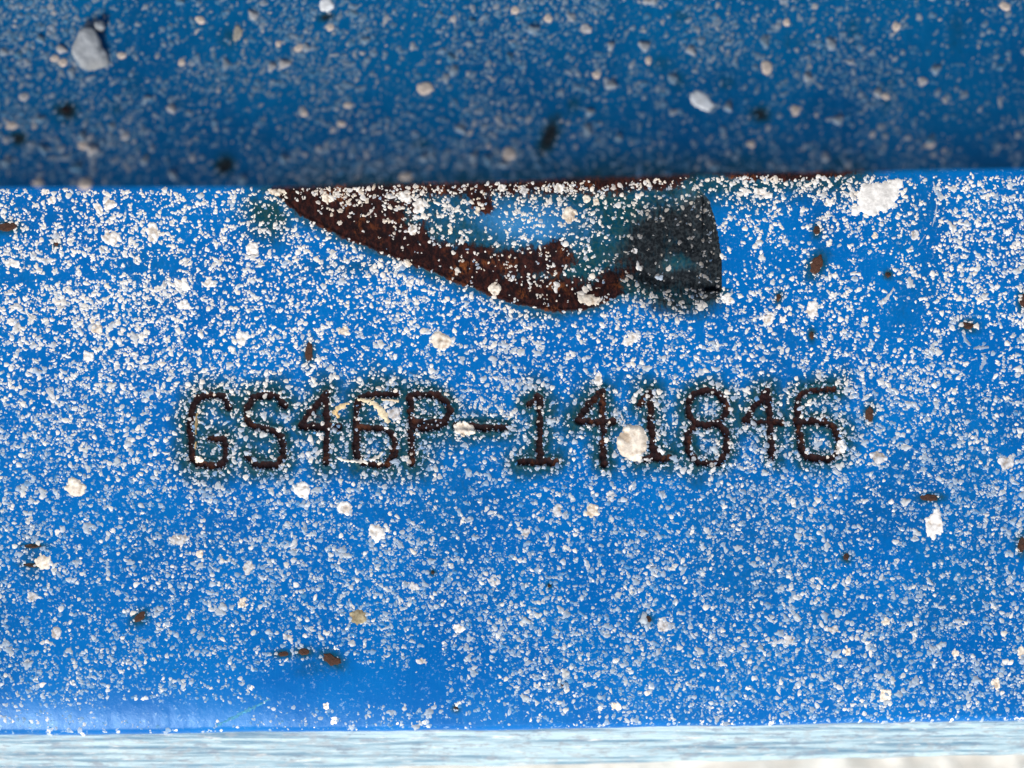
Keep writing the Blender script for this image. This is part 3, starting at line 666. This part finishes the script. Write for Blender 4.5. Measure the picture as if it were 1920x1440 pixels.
pv = np.stack([(qx - 960) * U, (720 - qy) * U, vz], -1).reshape(-1, 3)
o = mesh_np('paint_patch', pv[iu], inv.reshape(fk.shape), M_speck, plate, {'tone': cc.reshape(-1, 4)[iu]}); o['label'] = 'chalky white patch near the joint'

# ---- rust chips
def chip_material():
    m, t_, p = new_mat('rust_crust'); k = N(t_); v = k.vec(); at = k.n('ShaderNodeAttribute', attribute_name='tone')
    n = k.noise(v, 2600, 5, .65); t_.links.new(k.mix(k.ramp(n, .4, .65), at.outputs['Color'], (.07, .026, .014)), p.inputs['Base Color'])
    p.inputs['Roughness'].default_value = .9; t_.links.new(k.bump(n, .7, .00015), p.inputs['Normal']); return m
M_chip = chip_material()
for i, (x, y, rx, ry_, an, dk) in enumerate(CHIPS):
    z0 = float(plate_z(x, y)); colr = np.array((.075, .030, .018)) * (1 - dk) + np.array((.006, .007, .008)) * dk
    me = splat_mesh('rust_chip', rx, ry_, an, 0, .2, 3000 + i, lambda dx, dy: plate_z(x + dx, y + dy) - z0, .07, M_chip, colr)
    o = link(bpy.data.objects.new('rust_chip', me), plate); o.location = ((x - 960) * U, (720 - y) * U, z0)

# ---- upper plate splatter
NU = 42000
ux = rng.uniform(-260, 2180, NU); uy = rng.uniform(-150, 352, NU)
du = .45 + .85 * sst(.36, .68, fbm(ux, uy, 110, 4, 701)) * (.5 + .9 * sst(.35, .65, fbm(ux, uy, 40, 3, 711))); du *= 1 - .35 * sst(1300, 1900, ux); du *= 1 + .5 * gauss(ux, uy, 880, 330, 420, 60)
for x, y, rx, ry_, an, am in MOSS: du = du * (1 - np.clip(1.3 * am * gauss(ux, uy, x, y, rx * 1.3, ry_ * 1.3, an), 0, 1))
ok = (rng.random(NU) < du * .50) & (uy < crease(ux) - 5); ux, uy = ux[ok], uy[ok]
ur = np.clip(np.exp(rng.normal(math.log(3.15), .42, len(ux))), 2, 12)
uw = np.clip(rng.normal(.34, .22, len(ux)) + .03 * (ur - 5), .1, 1)[:, None]
ucol = np.array((.27, .30, .31)) * (1 - uw) + np.array((.52, .46, .42)) * uw
ua = np.clip(.16 + .62 * uw, .10, .9); ucol = ucol * ua + np.array((.002, .12, .25)) * (1 - ua)
def up_place(a, b, h):
    a, b = np.broadcast_arrays(a, b); X, Y, z = up_point(a, np.minimum(b, crease(a) - .6))
    zz = z + (fbm(a, b, 300, 3, 201) - .5) * .12 * MM * sst(0, 2 * MM, Y - lip_y(X))
    return np.stack([X, Y, zz + h * U], -1)
isz = np.argsort(-(ur * ((ux > 0) & (ux < 1920) & (uy > 0)))); big = isz[:60]; sm = isz[60:]
v, f, c = make_specks(ux[sm], uy[sm], ur[sm], ucol[sm], np.clip(ua[sm, 0] + .2, 0, 1), None, .10, np.exp(np.abs(rng.normal(.15, .25, len(sm)))), rng.normal(-.9, .5, len(sm)), 8, 5, up_place)
st = mesh_np('fine_splatter', v, f, M_speck, upper, {'tone': c}); st['kind'] = 'stuff'; st['label'] = 'fine grey specks dusted over the darker plate'
for i in big:
    v, f, c = make_specks(ux[i:i + 1], uy[i:i + 1], ur[i:i + 1], ucol[i:i + 1], np.ones(1), None, .28, np.ones(1) * 1.2, np.array([rng.uniform(0, 6)]), 12, 5000 + int(i), up_place)
    mesh_np('splatter_speck', v, f, M_speck, upper, {'tone': c})
UB = [(797,166,15,13,.3,1,.12),(1438,126,12,13,0,1,.12),(1491,208,9,10,.3,1,.2),(1312,192,24,14,.6,4,.28),(612,10,14,14,0,4,.12),(160,344,13,12,0,1,.12),(965,20,9,8,0,1,.15),(1028,36,9,8,0,1,.2),
 (1408,270,8,8,0,1,.2),(1475,42,7,8,0,1,.2),(570,212,8,8,0,1,.2),(640,232,9,7,.3,1,.2),(652,198,8,7,0,1,.2),(118,118,9,9,0,1,.2),(103,110,9,8,0,1,.2),(228,104,9,7,0,1,.2),(760,330,11,10,0,1,.2),
 (955,288,13,13,.2,1,.15),(560,90,11,7,-.4,1,.2),(522,82,6,7,0,1,.15),(1100,53,12,10,.2,2,.3),(1118,140,9,8,0,1,.3),(1660,180,8,7,0,1,.2),(1885,12,12,9,.4,1,.25),(1680,50,9,10,0,1,.25),(1730,152,10,9,.4,2,.25),
 (340,116,7,8,0,1,.2),(375,37,9,9,0,1,.2),(45,182,10,9,.3,2,.2),(445,62,9,16,.1,3,.25),(22,235,12,8,.2,1,.3),(155,272,12,9,.4,1,.25),(72,342,10,9,0,1,.25),(620,52,8,8,0,1,.2),(1215,113,6,9,0,1,.2),(235,255,9,9,0,2,.2),(1745,270,9,8,0,1,.2)]
UT = [np.array((.5, .5, .5)), np.array((.58, .50, .44)), np.array((.40, .40, .42)), np.array((.34, .32, .28)), np.array((.72, .76, .80))]
for i, (x, y, rx, ry_, an, tn, rag) in enumerate(UB):
    X, Y, z = up_point(x, y); X, Y, z = float(X), float(Y), float(z)
    zf = lambda dx, dy: up_profile(np.maximum(Y - dy * U - lip_y(X + np.asarray(dx) * U), 0)) - z
    z0n = float((fbm(np.array([x * 1.]), np.array([y * 1.]), 300, 3, 201)[0] - .5) * .12 * MM)
    me = splat_mesh('splatter_blob', rx, ry_, an, 0, rag, 4000 + i, zf, .12, None, UT[tn], .05)
    o = link(bpy.data.objects.new('splatter_blob', me), upper); o.location = (X, Y, z + z0n)

# ------------------------------------------------------------------ cement lumps stuck to the upper plate
def lump(name, px, py, pts, hgt, seed, label):
    """pts: outline in photo pixels around the centre; a rounded pebble grown over that outline"""
    import bmesh
    X, Y, z = [float(q) for q in up_point(px, py)]
    g = np.random.default_rng(seed); P_ = np.array(pts, float); ang = np.arctan2(-P_[:, 1], P_[:, 0]); od = np.argsort(ang); rr = np.hypot(P_[:, 0], P_[:, 1])[od]; aa = ang[od]
    aa = np.concatenate([aa - 2 * np.pi, aa, aa + 2 * np.pi]); rr = np.tile(rr, 3)
    bm = bmesh.new(); bmesh.ops.create_icosphere(bm, subdivisions=4, radius=1)
    for v in bm.verts:
        c = v.co; th = math.atan2(c.y, c.x); R = float(np.interp(th, aa, rr)); k = math.hypot(c.x, c.y)
        nn = float(fbm(np.array([c.x * 3 + 40]), np.array([c.y * 3 + c.z * 2 + 40]), 1.0, 3, seed)[0]) - .5
        q = k ** .8 if k > 0 else 0
        v.co = Vector((math.cos(th) * R * q * U, math.sin(th) * R * q * U, (c.z * (1 + .7 * nn) * hgt + hgt * .55) * U))
    me = bpy.data.meshes.new(name); bm.to_mesh(me); bm.free(); me.polygons.foreach_set('use_smooth', np.ones(len(me.polygons), bool)); me.materials.append(M_cement)
    o = link(bpy.data.objects.new(name, me)); o.location = (X, Y, z - 1.0 * U); o['label'] = label; o['category'] = 'cement lump'
    return o
lump('cement_lump', 171, 101, [(-24,-34),(-20,-45),(-8,-48),(6,-46),(13,-32),(20,-12),(31,8),(34,18),(30,28),(20,38),(6,46),(-6,42),(-18,28),(-28,10),(-35,-6),(-32,-18),(-27,-26)], 8, 5, 'pear-shaped grey cement lump stuck on the darker blue plate')
lump('cement_lump', 188, 50, [(-10,-4),(-4,-10),(5,-10),(10,-4),(9,5),(2,10),(-7,8)], 11, 6, 'tiny pale cement crumb beside the pear-shaped lump')
print('tris approx', sum(len(o.data.loops) - 2 * len(o.data.polygons) for o in bpy.data.objects if o.type == 'MESH'), 'objects', len(bpy.data.objects))
